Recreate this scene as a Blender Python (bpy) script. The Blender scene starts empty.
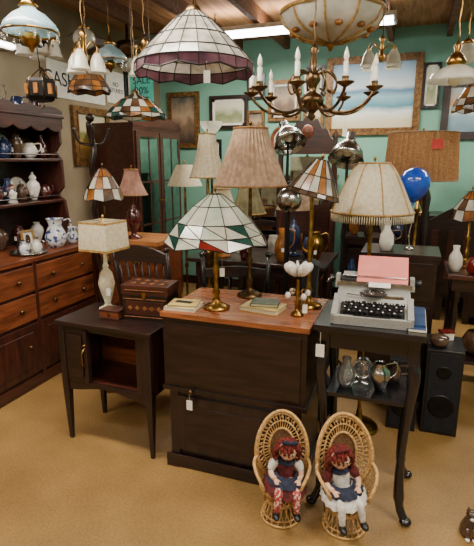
import bpy, bmesh, math, random
from mathutils import Vector, Matrix
random.seed(7)
PI=math.pi; TAU=2*PI
A20=math.radians(20); cs,sn=math.cos(A20),math.sin(A20)
CEIL=2.75
def W(p,q): return (p*cs+q*sn, -p*sn+q*cs)   # room axes -> world
RR=-A20; RL=math.radians(70)

# ------------------------------------------------------------ materials
def lin(h):
    h=h.lstrip('#'); c=[int(h[i:i+2],16)/255 for i in (0,2,4)]
    return tuple(x/12.92 if x<=.04045 else ((x+.055)/1.055)**2.4 for x in c)+(1,)
def mat(name,col,col2=None,rough=.5,metal=0,scale=14,stretch=(1,1,1),bump=0,transl=0,glass=0,emit=0,coat=0,detail=4,lo=.35,hi=.65):
    m=bpy.data.materials.new(name); m.use_nodes=True; nt=m.node_tree; N=nt.nodes; L=nt.links
    bs=N['Principled BSDF']; out=N['Material Output']
    tc=N.new('ShaderNodeTexCoord'); mp=N.new('ShaderNodeMapping'); mp.inputs['Scale'].default_value=stretch
    no=N.new('ShaderNodeTexNoise'); no.inputs['Scale'].default_value=scale; no.inputs['Detail'].default_value=detail
    cr=N.new('ShaderNodeValToRGB'); c1=lin(col)
    c2=lin(col2) if col2 else tuple(min(1,x*.8) for x in c1[:3])+(1,)
    cr.color_ramp.elements[0].position=lo; cr.color_ramp.elements[1].position=hi
    cr.color_ramp.elements[0].color=c2; cr.color_ramp.elements[1].color=c1
    L.new(tc.outputs['Object'],mp.inputs[0]); L.new(mp.outputs[0],no.inputs['Vector']); L.new(no.outputs[0],cr.inputs[0])
    L.new(cr.outputs[0],bs.inputs['Base Color'])
    bs.inputs['Roughness'].default_value=rough; bs.inputs['Metallic'].default_value=metal
    bs.inputs['Coat Weight'].default_value=coat; bs.inputs['Coat Roughness'].default_value=.2
    if glass: bs.inputs['Transmission Weight'].default_value=glass
    if emit:
        L.new(cr.outputs[0],bs.inputs['Emission Color']); bs.inputs['Emission Strength'].default_value=emit
    if bump:
        bp=N.new('ShaderNodeBump'); bp.inputs['Strength'].default_value=bump; bp.inputs['Distance'].default_value=.01
        L.new(no.outputs[0],bp.inputs['Height']); L.new(bp.outputs[0],bs.inputs['Normal'])
    if transl:
        tr=N.new('ShaderNodeBsdfTranslucent'); L.new(cr.outputs[0],tr.inputs[0])
        mx=N.new('ShaderNodeMixShader'); mx.inputs[0].default_value=transl
        L.new(bs.outputs[0],mx.inputs[1]); L.new(tr.outputs[0],mx.inputs[2]); L.new(mx.outputs[0],out.inputs[0])
    return m
def wood(name,a,b,rough=.35,vert=False,coat=.2):
    return mat(name,a,b,rough=rough,scale=9,stretch=(4,4,.5) if vert else (.6,5,5),coat=coat,detail=6,bump=.04)
def ramp_picture(name,stops,scale=4,dist=.35):
    m=bpy.data.materials.new(name); m.use_nodes=True; nt=m.node_tree; N=nt.nodes; L=nt.links
    bs=N['Principled BSDF']; bs.inputs['Roughness'].default_value=.35
    tc=N.new('ShaderNodeTexCoord'); sp=N.new('ShaderNodeSeparateXYZ'); no=N.new('ShaderNodeTexNoise')
    no.inputs['Scale'].default_value=scale; no.inputs['Detail'].default_value=6
    ma=N.new('ShaderNodeMath'); ma.operation='MULTIPLY_ADD'; ma.inputs[1].default_value=dist
    sb=N.new('ShaderNodeMath'); sb.operation='SUBTRACT'; sb.inputs[1].default_value=dist/2
    cr=N.new('ShaderNodeValToRGB'); e=cr.color_ramp.elements
    e[0].position=stops[0][0]; e[0].color=lin(stops[0][1]); e[1].position=stops[-1][0]; e[1].color=lin(stops[-1][1])
    for p,c in stops[1:-1]:
        x=e.new(p); x.color=lin(c)
    L.new(tc.outputs['Generated'],sp.inputs[0]); L.new(tc.outputs['Generated'],no.inputs['Vector'])
    L.new(no.outputs[0],ma.inputs[0]); L.new(sp.outputs[2],ma.inputs[2]); L.new(ma.outputs[0],sb.inputs[0]); L.new(sb.outputs[0],cr.inputs[0])
    L.new(cr.outputs[0],bs.inputs['Base Color']); return m

dkwood=wood('dark_mahogany','#2c1a16','#160d0b',.3)
dkwoodV=wood('dark_mahogany_vertical','#2b1b18','#191010',.32,True)
redwood=wood('red_walnut','#4e261a','#2c140f',.32)
redwoodV=wood('red_walnut_vertical','#4c2419','#2a130e',.35,True)
midwood=wood('oak_brown','#86482a','#5a2e19',.35)
topwood=wood('polished_cabinet_top','#a2603a','#784325',.22,coat=.4)
honey=wood('honey_wood','#b87a44','#8c5428',.4)
inlay=mat('inlay_wood','#8f5c34','#683c1e',rough=.35,scale=60)
blackw=wood('black_lacquer','#15131a','#08080b',.25,coat=.5)
brass=mat('aged_brass','#b58a45','#7d5a28',rough=.28,metal=1,scale=30)
dkbrass=mat('dark_bronze','#7a6040','#463523',rough=.35,metal=1,scale=30)
iron=mat('black_iron','#1b1918','#0d0c0c',rough=.45,metal=.6)
chrome=mat('brushed_aluminium','#c9c9c6','#9a9a98',rough=.22,metal=1,scale=20)
white=mat('white_porcelain','#e8e4da','#d2ccbe',rough=.25,coat=.4)
blueW=mat('blue_white_china','#dfe0e2','#3b4f86',rough=.2,scale=38,lo=.42,hi=.5,coat=.5)
cream=mat('cream_fabric','#e3dabf','#cfc3a3',rough=.85,transl=.35,scale=60)
tan=mat('tan_pleated_fabric','#c0a488','#a0846a',rough=.9,transl=.3,scale=40)
tan2=mat('burlap_tan_fabric','#b08558','#8f6840',rough=.9,transl=.3,scale=90)
pink=mat('rose_fabric','#d2a491','#b07f6e',rough=.9,transl=.35)
olive=mat('olive_fabric','#8d8560','#6b6345',rough=.9,transl=.3)
gold=mat('gold_trim','#b8924e','#86632c',rough=.5,scale=60)
milk=mat('milk_glass','#e9e6d8','#c8c6b4',rough=.15,transl=.35,coat=.5,scale=12)
bluemilk=mat('pale_blue_glass','#bcd6dc','#86aeb8',rough=.15,transl=.35,coat=.5)
marble=mat('marbled_glass','#d6d2c6','#938e82',rough=.15,transl=.25,coat=.5,scale=18,detail=6)
greenish=mat('seafoam_glass','#d8decb','#aebdab',rough=.15,transl=.3,coat=.5,scale=12)
teal_g=mat('teal_glass','#2f5a4f','#1d4038',rough=.12,transl=.3,coat=.5)
mauve=mat('mauve_glass','#7c5560','#513543',rough=.15,transl=.25,coat=.5)
amber=mat('amber_glass','#b9793a','#7c4a1d',rough=.15,transl=.35,coat=.5)
redg=mat('red_glass','#8c2b22','#6a1a15',rough=.15,transl=.3,coat=.5)
bronzeg=mat('brown_glass','#6f5138','#402c1c',rough=.15,transl=.3,coat=.5)
clear=mat('clear_glass','#ffffff','#f0f4f2',rough=.03,glass=.9)
lead=mat('lead_came','#2b2826','#171514',rough=.45,metal=.7)
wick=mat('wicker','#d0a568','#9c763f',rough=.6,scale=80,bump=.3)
wickd=mat('wicker_dark_weave','#7c5730','#4f351b',rough=.7,scale=120,bump=.5)  # darker brown weave for the seat and inner back
tagm=mat('paper_tag','#eceae0','#dddace',rough=.8)
string=mat('cotton_string','#cfc8b4','#b0a994',rough=.9)
bulboff=mat('frosted_bulb','#f5efdc','#e4dcc4',rough=.2,coat=.5)
tube_em=mat('fluorescent_tube','#ffffff','#f4faff',emit=14,rough=.5)
blk=mat('black_plastic','#141416','#0a0a0b',rough=.4)
red=mat('pink_card','#e5877e','#dd7c73',rough=.7)
redtag=mat('red_card','#c8403a','#b53630',rough=.7)
greyb=mat('typewriter_enamel','#a09f98','#8b8a84',rough=.35,scale=120)
blackcloth=mat('black_cloth','#17161a','#0c0b0e',rough=.95,bump=.3,scale=60)
paper=mat('book_pages','#e2d9c0','#c9bfa3',rough=.9,scale=90,stretch=(1,1,8))
ybook=mat('yellow_cover','#d3b968','#a98e48',rough=.5)
bbook=mat('blue_cover','#27436d','#172a49',rough=.4)
gbook=mat('green_cover','#52603f','#37422b',rough=.6)
hair=mat('auburn_yarn','#7d2418','#43100a',rough=.95,scale=120,bump=.5)
skin=mat('doll_muslin','#dcb596','#cda182',rough=.85)
navy=mat('navy_cloth','#2a3044','#171b2b',rough=.95,scale=70)
whitecloth=mat('white_cotton','#dcd8cf','#b9b4aa',rough=.95,scale=50,bump=.2)
redcloth=mat('red_gingham','#9a2c2a','#c8a89c',rough=.95,scale=90,lo=.46,hi=.5)
maroon=mat('maroon_cloth','#6a2222','#3d1214',rough=.95,scale=70)
ballm=mat('blue_latex','#2554c4','#1c45aa',rough=.15,coat=.6)
mirror=mat('mirror_glass','#aeb9b5','#97a29e',rough=.04,metal=1)
darkred=mat('oxblood_glaze','#5a1f1c','#2d0e0d',rough=.15,coat=.6)
bluegl=mat('cobalt_glaze','#2c3f6b','#18233f',rough=.15,coat=.6)
brownc=mat('brown_glaze','#5d4330','#36251a',rough=.2,coat=.5)
greenpaint=mat('seafoam_wall_paint','#7aae99','#70a48f',rough=.85,scale=2.5)
tanwall=mat('tan_plaster','#9c8d72','#8a7b61',rough=.9,scale=3)
ceilm=mat('ceiling_boards','#b98d62','#8e653f',rough=.8,scale=6,stretch=(6,.6,1))
joistm=wood('joist_wood','#7c4e2c','#52321a',.7,coat=0)
tealcloth=mat('teal_banner_cloth','#3fa08f','#348a7b',rough=.9)
ink=mat('black_ink','#101010','#080808',rough=.8)

def floor_mat():
    m=mat('ochre_floor','#987743','#7d5f33',rough=.5,scale=3,detail=8,lo=.3,hi=.7)
    nt=m.node_tree; N=nt.nodes; L=nt.links
    bs=N['Principled BSDF']; cr=[n for n in N if n.type=='VALTORGB'][0]
    n2=N.new('ShaderNodeTexNoise'); n2.inputs['Scale'].default_value=90; n2.inputs['Detail'].default_value=6
    r2=N.new('ShaderNodeValToRGB'); r2.color_ramp.elements[0].position=.38; r2.color_ramp.elements[1].position=.62
    r2.color_ramp.elements[0].color=(.74,.70,.62,1); r2.color_ramp.elements[1].color=(1.0,1.0,1.0,1)
    mx=N.new('ShaderNodeMix'); mx.data_type='RGBA'; mx.blend_type='MULTIPLY'; mx.inputs[0].default_value=.8
    tc=[n for n in N if n.type=='TEX_COORD'][0]
    L.new(tc.outputs['Object'],n2.inputs['Vector']); L.new(n2.outputs[0],r2.inputs[0])
    L.new(cr.outputs[0],mx.inputs[6]); L.new(r2.outputs[0],mx.inputs[7]); L.new(mx.outputs[2],bs.inputs['Base Color'])
    return m
floorm=floor_mat()

# ------------------------------------------------------------ mesh builder
def T(x=0,y=0,z=0): return Matrix.Translation((x,y,z))
def R(a,ax='Z'): return Matrix.Rotation(math.radians(a),4,ax)
class B:
    def __init__(s): s.v=[];s.f=[];s.mi=[];s.sm=[];s.mats=[];s.M=Matrix()
    def add(s,vs,fs,m,smooth=False):
        o=len(s.v); s.v+=[tuple(s.M@Vector(v)) for v in vs]
        if m not in s.mats: s.mats.append(m)
        k=s.mats.index(m)
        for f in fs: s.f.append([i+o for i in f]); s.mi.append(k); s.sm.append(smooth)
    def box(s,c,d,m,tp=(1,1)):
        x,y,z=c; a,b,h=d[0]/2,d[1]/2,d[2]/2
        vs=[(x+i*a*(tp[0] if k>0 else 1),y+j*b*(tp[1] if k>0 else 1),z+k*h) for k in(-1,1) for i,j in((-1,-1),(1,-1),(1,1),(-1,1))]
        s.add(vs,[(3,2,1,0),(4,5,6,7),(0,1,5,4),(1,2,6,5),(2,3,7,6),(3,0,4,7)],m)
    def lathe(s,prof,m,n=24,c=(0,0,0),rm=None,zm=None,smooth=True,cap=False):
        vs=[];fs=[];K=len(prof)
        for i in range(n):
            t=TAU*i/n
            for j,(r,z) in enumerate(prof):
                rr=r*(rm(i,j) if rm else 1); zz=z+(zm(i,j) if zm else 0)
                vs.append((c[0]+rr*math.cos(t),c[1]+rr*math.sin(t),c[2]+zz))
        for i in range(n):
            a=i*K;b=((i+1)%n)*K
            for j in range(K-1): fs.append((a+j,b+j,b+j+1,a+j+1))
        s.add(vs,fs,m,smooth)
        if cap:
            for j in (0,K-1):
                s.add([vs[i*K+j] for i in range(n)],[tuple(range(n))],m)
    def ball(s,c,r,m,n=16,k=10):
        if not hasattr(r,'__len__'): r=(r,r,r)
        vs=[(c[0],c[1],c[2]-r[2])];fs=[]
        for j in range(1,k):
            p=-PI/2+PI*j/k
            for i in range(n):
                t=TAU*i/n; vs.append((c[0]+r[0]*math.cos(p)*math.cos(t),c[1]+r[1]*math.cos(p)*math.sin(t),c[2]+r[2]*math.sin(p)))
        vs.append((c[0],c[1],c[2]+r[2]))
        for i in range(n):
            fs.append((0,1+(i+1)%n,1+i))
            for j in range(k-2):
                a=1+j*n; fs.append((a+i,a+(i+1)%n,a+n+(i+1)%n,a+n+i))
            a=1+(k-2)*n; fs.append((a+i,a+(i+1)%n,len(vs)-1))
        s.add(vs,fs,m,True)
    def tube(s,pts,r,m,n=8,closed=False,cap=True):
        P=[Vector(p) for p in pts];K=len(P)
        rs=r if hasattr(r,'__len__') else [r]*K
        vs=[];up=None
        for i in range(K):
            if closed: d=P[(i+1)%K]-P[i-1]
            else: d=P[min(i+1,K-1)]-P[max(i-1,0)]
            if d.length<1e-9: d=Vector((0,0,1))
            d.normalize()
            if up is None: up=d.orthogonal().normalized()
            else:
                up=up-d*up.dot(d)
                up=d.orthogonal().normalized() if up.length<1e-6 else up.normalized()
            w=d.cross(up)
            for k in range(n):
                t=TAU*k/n; q=P[i]+(up*math.cos(t)+w*math.sin(t))*rs[i]; vs.append(tuple(q))
        fs=[]
        for i in range(K if closed else K-1):
            a=i*n;b=((i+1)%K)*n
            for k in range(n): fs.append((a+k,a+(k+1)%n,b+(k+1)%n,b+k))
        if cap and not closed: fs+= [tuple(range(n))[::-1],tuple((K-1)*n+k for k in range(n))]
        s.add(vs,fs,m,True)
    def prism(s,poly,y0,y1,m,plane='xz'):
        n=len(poly)
        f=(lambda a,b,t:(a,t,b)) if plane=='xz' else ((lambda a,b,t:(t,a,b)) if plane=='yz' else (lambda a,b,t:(a,b,t)))
        vs=[f(a,b,y0) for a,b in poly]+[f(a,b,y1) for a,b in poly]
        fs=[tuple(range(n)),tuple(range(2*n-1,n-1,-1))]+[(i,(i+1)%n,n+(i+1)%n,n+i) for i in range(n)]
        s.add(vs,fs,m)
    def tag(s,p,L=.05,w=.022,h=.04,rot=0):
        x,y,z=p
        s.tube([(x,y,z),(x,y,z-L)],.0008,string,4)
        s.box((x,y,z-L-h/2),(w,.0015,h),tagm)
    def done(s,name,loc=(0,0,0),rz=0,bevel=0,parent=None):
        me=bpy.data.meshes.new(name); me.from_pydata(s.v,[],s.f)
        for m in s.mats: me.materials.append(m)
        me.polygons.foreach_set('material_index',s.mi); me.polygons.foreach_set('use_smooth',s.sm)
        bm=bmesh.new(); bm.from_mesh(me); bmesh.ops.recalc_face_normals(bm,faces=bm.faces); bm.to_mesh(me); bm.free()
        me.update()
        o=bpy.data.objects.new(name,me); bpy.context.scene.collection.objects.link(o)
        o.location=loc; o.rotation_euler=(0,0,rz)
        if bevel:
            md=o.modifiers.new('bevel','BEVEL'); md.width=bevel; md.segments=2; md.limit_method='ANGLE'; md.angle_limit=math.radians(50)
        if parent:
            o.parent=parent
            o.matrix_parent_inverse=(Matrix.Translation(parent.location)@Matrix.Rotation(parent.rotation_euler[2],4,'Z')).inverted()
        return o
def leaded(b,rows,n,fn,lr=.0025,scal=0,c=(0,0,0)):
    K=len(rows);pt={}
    for j,(r,z) in enumerate(rows):
        for i in range(n):
            t=TAU*(i+.5)/n
            pt[i,j]=(c[0]+r*math.cos(t),c[1]+r*math.sin(t),c[2]+z-(scal if (j==K-1 and i%2) else 0))
    for j in range(K-1):
        for i in range(n):
            q=(i+1)%n
            m=fn(i,j)
            if isinstance(m,tuple):
                b.add([pt[i,j],pt[q,j],pt[q,j+1]],[(0,1,2)],m[0]); b.add([pt[i,j],pt[q,j+1],pt[i,j+1]],[(0,1,2)],m[1])
                b.tube([pt[i,j],pt[q,j+1]],lr,lead,4,cap=False)
            else: b.add([pt[i,j],pt[q,j],pt[q,j+1],pt[i,j+1]],[(0,1,2,3)],m)
            b.tube([pt[i,j],pt[i,j+1]],lr,lead,4,cap=False)
    for j in range(K): b.tube([pt[i,j] for i in range(n)],lr*1.2,lead,4,closed=True)
def crv(pts,n=6):
    P=[Vector(p) for p in pts]; P=[P[0]*2-P[1]]+P+[P[-1]*2-P[-2]]; out=[]
    for i in range(1,len(P)-2):
        a,b_,c,d=P[i-1:i+3]
        for k in range(n):
            t=k/n; out.append(.5*((2*b_)+(c-a)*t+(2*a-5*b_+4*c-d)*t*t+(3*b_-a-3*c+d)*t**3))
    out.append(P[-2]); return out
def chain(b,z0,z1,m=dkbrass,x=0,y=0):
    n=max(2,int((z1-z0)/.03)); 
    pts=[(x+.003*math.sin(i*PI/2),y+.003*math.cos(i*PI/2),z0+(z1-z0)*i/n) for i in range(n+1)]
    b.tube(pts,.0035,m,5)
    b.lathe([(.001,z1-.03),(.03,z1-.02),(.045,z1)],m,16,c=(x,y,0))

# ------------------------------------------------------------ room shell
P0,P1,Q0,Q1=-2.884,3.1,-2.2,5.294
def shell(name,p0,p1,q0,q1,z0,z1,m):
    b=B(); b.box((0,0,(z0+z1)/2),(p1-p0,q1-q0,z1-z0),m)
    x,y=W((p0+p1)/2,(q0+q1)/2); return b.done(name,(x,y,0),RR)
shell('floor',P0-.1,P1+.1,Q0-.1,Q1+.1,-.1,0,floorm)
shell('wall_back',P0-.1,P1+.1,Q1,Q1+.1,0,CEIL,greenpaint)
shell('wall_left',P0-.1,P0,Q0,Q1,0,CEIL,tanwall)
shell('wall_right',P1,P1+.1,Q0,Q1,0,CEIL,greenpaint)
shell('wall_front',P0-.1,P1+.1,Q0-.1,Q0,0,CEIL,tanwall)
shell('ceiling',P0-.1,P1+.1,Q0-.1,Q1+.1,CEIL,CEIL+.1,ceilm)
shell('baseboard_back',P0,P1,Q1-.015,Q1,0,.1,dkwood)
shell('baseboard_left',P0,P0+.015,Q0,Q1-.015,0,.1,dkwood)
b=B()
for i in range(11):
    b.box((-2.5+i*.52,0,CEIL-.06),(.05,Q1-Q0-.02,.12),joistm)
x,y=W(.1,(Q0+Q1)/2); b.done('ceiling_joists',(x,y,0),RR)

def fluoro(p,q,L=1.6,power=50):
    b=B(); z=CEIL-.2
    b.box((0,0,z+.05),(L,.16,.03),white); b.prism([(-.08,z+.03),(.08,z+.03),(.05,z+.05),(-.05,z+.05)],-L/2,L/2,white,'yz')
    for yy in(-.045,.045): b.tube([(-L/2+.02,yy,z+.01),(L/2-.02,yy,z+.01)],.016,tube_em,10)
    b.box((-L/2+.01,0,z+.015),(.02,.14,.04),white); b.box((L/2-.01,0,z+.015),(.02,.14,.04),white)
    b.tube([(-L*.35,0,z+.06),(-L*.35,0,CEIL)],.006,iron,6); b.tube([(L*.35,0,z+.06),(L*.35,0,CEIL)],.006,iron,6)
    x,y=W(p,q); b.done('fluorescent_light',(x,y,0),RR)
    for up in (0,1):  # down: light of the tubes; up: fill added above the housing to brighten the ceiling
        ld=bpy.data.lights.new('fluorescent_glow_and_fill','AREA'); ld.shape='RECTANGLE'; ld.size=L; ld.size_y=.2; ld.energy=power*(.22 if up else 1); ld.color=(1,.91,.78)
        o=bpy.data.objects.new('fluorescent_glow_and_fill',ld); bpy.context.scene.collection.objects.link(o)
        o.location=(x,y,z+.08 if up else z-.04); o.rotation_euler=(PI if up else 0,0,RR)
fluoro(-1.13,4.27,1.8,58); fluoro(1.4,4.1,1.6,44)
fluoro(-1.5,1.5,1.6,66); fluoro(1.0,1.3,1.6,58)
fluoro(-1.3,-.9,1.6,46); fluoro(1.2,-.9,1.6,38)

# ------------------------------------------------------------ furniture helpers
def casework(name,w,d,h,rows,m,mt=None,loc=(0,0),rz=RR,z=0,legs=.08,knob=brass,crest=0):
    mt=mt or m; b=B()
    b.box((0,0,legs+(h-legs-.03)/2),(w-.03,d-.03,h-legs-.03),m)
    b.box((0,0,h-.015),(w,d,.03),mt); b.box((0,0,h-.04),(w-.015,d-.015,.02),m)
    for i in(-1,1):
        for j in(-1,1): b.box((i*(w/2-.045),j*(d/2-.045),legs/2),(.05,.05,legs),m,(1.2,1.2))
    b.box((0,-d/2+.02,legs+.02),(w-.02,.02,.05),m)
    y=-d/2+.012
    for (z0,z1,nc,ty) in rows:
        cw=(w-.06)/nc
        for k in range(nc):
            x=-w/2+.03+cw*(k+.5); zz=(z0+z1)/2; hh=z1-z0-.02; ww=cw-.02
            if ty=='mirror':
                b.box((x,y-.004,zz),(ww,.02,hh),m); b.box((x,y-.015,zz),(ww-.1,.006,hh-.1),mirror)
                for q in(1,2): b.box((x,y-.019,z0+.05+(hh-.1)*q/3),(ww-.1,.008,.018),m)
                b.box((x,y-.019,zz),(.018,.008,hh-.1),m); b.ball((x+ww/2*.88*(1 if k%2==0 else -1),y-.03,zz),.012,knob)
            else:
                b.box((x,y-.006,zz),(ww,.02,hh),m)
                if ty=='door':
                    b.box((x,y-.018,zz),(ww-.1,.008,hh-.1),m)
                    b.box((x,y-.023,zz),(ww-.14,.006,hh-.14),m)
                    b.ball((x+ww/2*.8*(1 if k%2==0 else -1),y-.03,zz+.03),.012,knob)
                else:
                    for sx in ((-.28,.28) if ww>.35 else (0,)):
                        xx=x+sx*ww
                        b.ball((xx,y-.028,zz),(.014,.012,.014),knob,10,6)
                        b.tube([(xx-.03,y-.02,zz),(xx-.02,y-.03,zz-.016),(xx+.02,y-.03,zz-.016),(xx+.03,y-.02,zz)],.003,knob,6)
    if crest:
        poly=[(-w/2,h)]
        for i in range(21):
            t=i/20; poly.append((-w/2+w*t,h+.03+crest*math.sin(PI*t)**2+.02*abs(math.sin(3*PI*t))))
        poly.append((w/2,h)); b.prism(poly,-d/2+.02,-d/2+.05,m)
    return b.done(name,(loc[0],loc[1],z),rz,.003)
def chair(loc,rz,m,seatm,style='ladder'):
    b=B()
    for i in(-1,1):
        b.tube([(i*.19,-.19,0),(i*.19,-.19,.2),(i*.185,-.18,.43)],[.014,.019,.02],m,8)
        b.tube([(i*.18,.2,0),(i*.17,.18,.44),(i*.18,.22,.75),(i*.185,.26,.98)],[.016,.02,.017,.012],m,8)
        b.ball((i*.185,.26,.985),.018,m,10,6)
        b.tube([(i*.188,-.185,.2),(i*.175,.19,.2)],.01,m,6)
    b.tube([(-.188,-.19,.25),(.188,-.19,.25)],.01,m,6)
    b.box((0,0,.445),(.43,.42,.03),seatm,(.95,.95)); 
    if style=='ladder':
        for z,yy in((.58,.2),(.72,.217),(.87,.24)):
            poly=[(-.17,z-.02)]+[(-.17+.34*t/8,z+.025+.02*math.sin(PI*t/8)) for t in range(9)]+[(.17,z-.02)]
            b.prism(poly,yy-.008,yy+.008,m)
    else:
        poly=[(-.19,.9)]+[(-.19+.38*t/10,.95+.05*math.sin(PI*t/10)) for t in range(11)]+[(.19,.9)]
        b.prism(poly,.24,.26,m)
        for k in range(-3,4): b.tube([(k*.045,.18,.46),(k*.048,.21,.7),(k*.052,.25,.92)],[.006,.009,.006],m,6)
    return b.done('dining_chair',(loc[0],loc[1],0),rz)
def vase(name,x,y,z,prof,m,handle=False,spout=False,tagz=None,lid=False,parent=None):
    b=B(); b.lathe([(.0005,0)]+prof,m,20)
    rmax=max(r for r,_ in prof); h=prof[-1][1]
    if handle: b.tube(crv([(prof[-1][0]*.9,0,h*.92),(rmax+.025,0,h*.95),(rmax+.03,0,h*.6),(rmax*.95,0,h*.4)]),.005,m,6)
    if spout: b.tube(crv([(-rmax*.8,0,h*.35),(-rmax-.03,0,h*.5),(-rmax-.04,0,h*.95)]),[.012]*6+[.009]*6+[.006],m,8)
    if lid: b.lathe([(prof[-1][0]*1.05,h),(prof[-1][0]*.7,h+.02),(.006,h+.028),(.01,h+.04),(.0005,h+.046)],m,16)
    if tagz: b.box((rmax*.2,-rmax-.003,tagz),(.022,.0015,.03),tagm)
    return b.done(name,(x,y,z),random.uniform(-.5,.5),parent=parent)
VP=[[(.03,.002),(.045,.05),(.04,.1),(.018,.14),(.022,.17)],[(.025,.002),(.05,.03),(.055,.06),(.035,.1),(.03,.11)],
    [(.02,.002),(.025,.02),(.05,.09),(.045,.12),(.02,.15),(.028,.16)],[(.035,.002),(.038,.07),(.03,.09),(.03,.1)]]

def central():
    b=B(); w,d,h=.69,.46,.81
    b.box((0,0,h-.012),(w+.02,d+.015,.024),topwood)
    b.box((0,0,.61),(w,d,.352),dkwood)
    b.box((0,-d/2-.004,.61),(w-.05,.008,.30),dkwood)
    b.box((0,0,.428),(w+.018,d+.014,.022),dkwood)
    b.box((0,0,.23),(w-.035,d-.03,.38),dkwoodV)
    yf=-(d-.03)/2
    b.box((0,yf-.006,.245),(w-.13,.014,.29),dkwoodV)
    for s in(-1,1): b.box((s*(w/2-.045),yf-.004,.24),(.045,.012,.36),dkwoodV)
    b.box((0,yf-.013,.245),(w-.24,.008,.19),dkwood)
    b.box((0,0,.025),(w,d,.05),dkwoodV); b.prism([(-w/2,0),(-w/2,.07),(w/2,.07),(w/2,0),(w/2-.06,0),(w/2-.12,.03),(-w/2+.12,.03),(-w/2+.06,0)],-d/2-.008,-d/2,dkwood)
    b.ball((-.2,-d/2-.02,.43),.013,dkbrass)
    b.tag((-.2,-d/2-.034,.425),.03,.03,.05)
    b.ball((.26,yf-.025,.27),.014,dkbrass)
    b.tag((w/2-.02,-d/2-.012,.13),.02,.03,.045)
    b.done('storage_cabinet',(.053,2.248,0),RR,.004)
central()

def end_table():
    b=B(); w,d,h=.58,.35,.69; ang=math.radians(-22)
    b.box((0,0,h-.01),(w,d,.02),dkwood); b.box((0,0,h-.027),(w-.02,d-.02,.014),dkwood)
    for i in(-1,1):
        for j in(-1,1):
            x=i*(w/2-.03);y=j*(d/2-.03)
            b.box((x,y,.49),(.038,.038,.36),dkwoodV); b.box((x,y,.16),(.02,.02,.32),dkwoodV,(1.9,1.9))
    b.box((0,d/2-.03,.5),(w-.09,.012,.34),midwood)
    for i in(-1,1): b.box((i*(w/2-.03),0,.5),(.014,d-.09,.34),redwoodV)
    b.box((0,0,.345),(w-.06,d-.05,.018),redwood)
    poly=[(-w/2+.04,.36)]+[(-w/2+.04+(w-.08)*t/16,.335-.035*abs(math.cos(PI*t/16))**2) for t in range(17)]+[(w/2-.04,.36)]
    b.prism(poly,-d/2+.02,-d/2+.034,dkwood)
    b.box((0,-d/2+.027,.655),(w-.08,.014,.03),dkwood)
    b.box((-w/2+.115,-d/2+.025,.505),(.135,.018,.29),dkwoodV); b.box((-w/2+.115,-d/2+.012,.505),(.09,.008,.23),dkwood)
    b.box((w/2-.075,-d/2+.027,.505),(.05,.014,.29),dkwoodV)
    b.box((-.105,-d/2+.02,.505),(.02,.03,.29),dkwoodV)
    b.tube(crv([(-.105,-d/2+.005,.56),(-.105,-d/2-.02,.54),(-.105,-d/2-.02,.48),(-.105,-d/2+.005,.46)]),.004,brass,6)
    b.lathe([(.003,.0),(.009,.006),(.0005,.012)],brass,10,c=(-.105,-d/2,.57))
    b.done('end_table',(-.62,2.43,0),ang,.003)
end_table()

def side_table():
    b=B(); w,d,h=.43,.38,.85
    b.box((0,0,h-.012),(w,d,.024),blackw); b.box((0,0,h-.03),(w-.03,d-.03,.014),blackw)
    for j in(-1,1): b.box((0,j*(d/2-.045),h-.07),(w-.09,.014,.07),blackw)
    for i in(-1,1): b.box((i*(w/2-.045),0,h-.07),(.014,d-.09,.07),blackw)
    for i in(-1,1):
        for j in(-1,1):
            x=i*(w/2-.04);y=j*(d/2-.04); ox=i*.03;oy=j*.022
            b.box((x,y,h-.085),(.042,.042,.11),blackw)
            b.tube(crv([(x,y,.73),(x+ox*.3,y+oy*.3,.66),(x-ox*.1,y-oy*.1,.5),(x-ox*.5,y-oy*.5,.25),(x-ox*.2,y-oy*.2,.08),(x+ox*.7,y+oy*.7,.015)],5),
                   [.02+.004*math.sin(k/25*PI*3) if k<20 else .018 for k in range(26)],blackw,10)
            b.ball((x+ox*.8,y+oy*.8,.017),(.026,.024,.017),blackw)
    b.box((0,0,.53),(w-.11,d-.1,.016),blackw)
    b.tag((-w/2+.03,-d/2-.004,h-.03),.05,.035,.055)
    b.done('side_table',(.579,1.955,0),RR,.002)
side_table()
exy=lambda lx,ly,c=(.579,1.955):(c[0]+lx*cs+ly*sn,c[1]-lx*sn+ly*cs)
for i,(lx,ly) in enumerate(((-.09,-.06),(-.03,.06),(.05,-.05),(.1,.07))):
    x,y=exy(lx,ly); vase(['perfume_bottle','glass_goblet','sugar_bowl','creamer'][i],x,y,.538,[(a*.9,c*.8) for a,c in VP[i]],[clear,clear,chrome,brownc][i],handle=i>1)
x,y=exy(.165,-.0)
b=B()
b.box((0,0,.006),(.07,.30,.012),bbook); b.box((.004,-.003,.006),(.066,.298,.008),paper); b.box((.005,.01,.0165),(.055,.26,.009),bbook)
b.done('magazine_stack',(x+.012,y,.85),RR)

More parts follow.
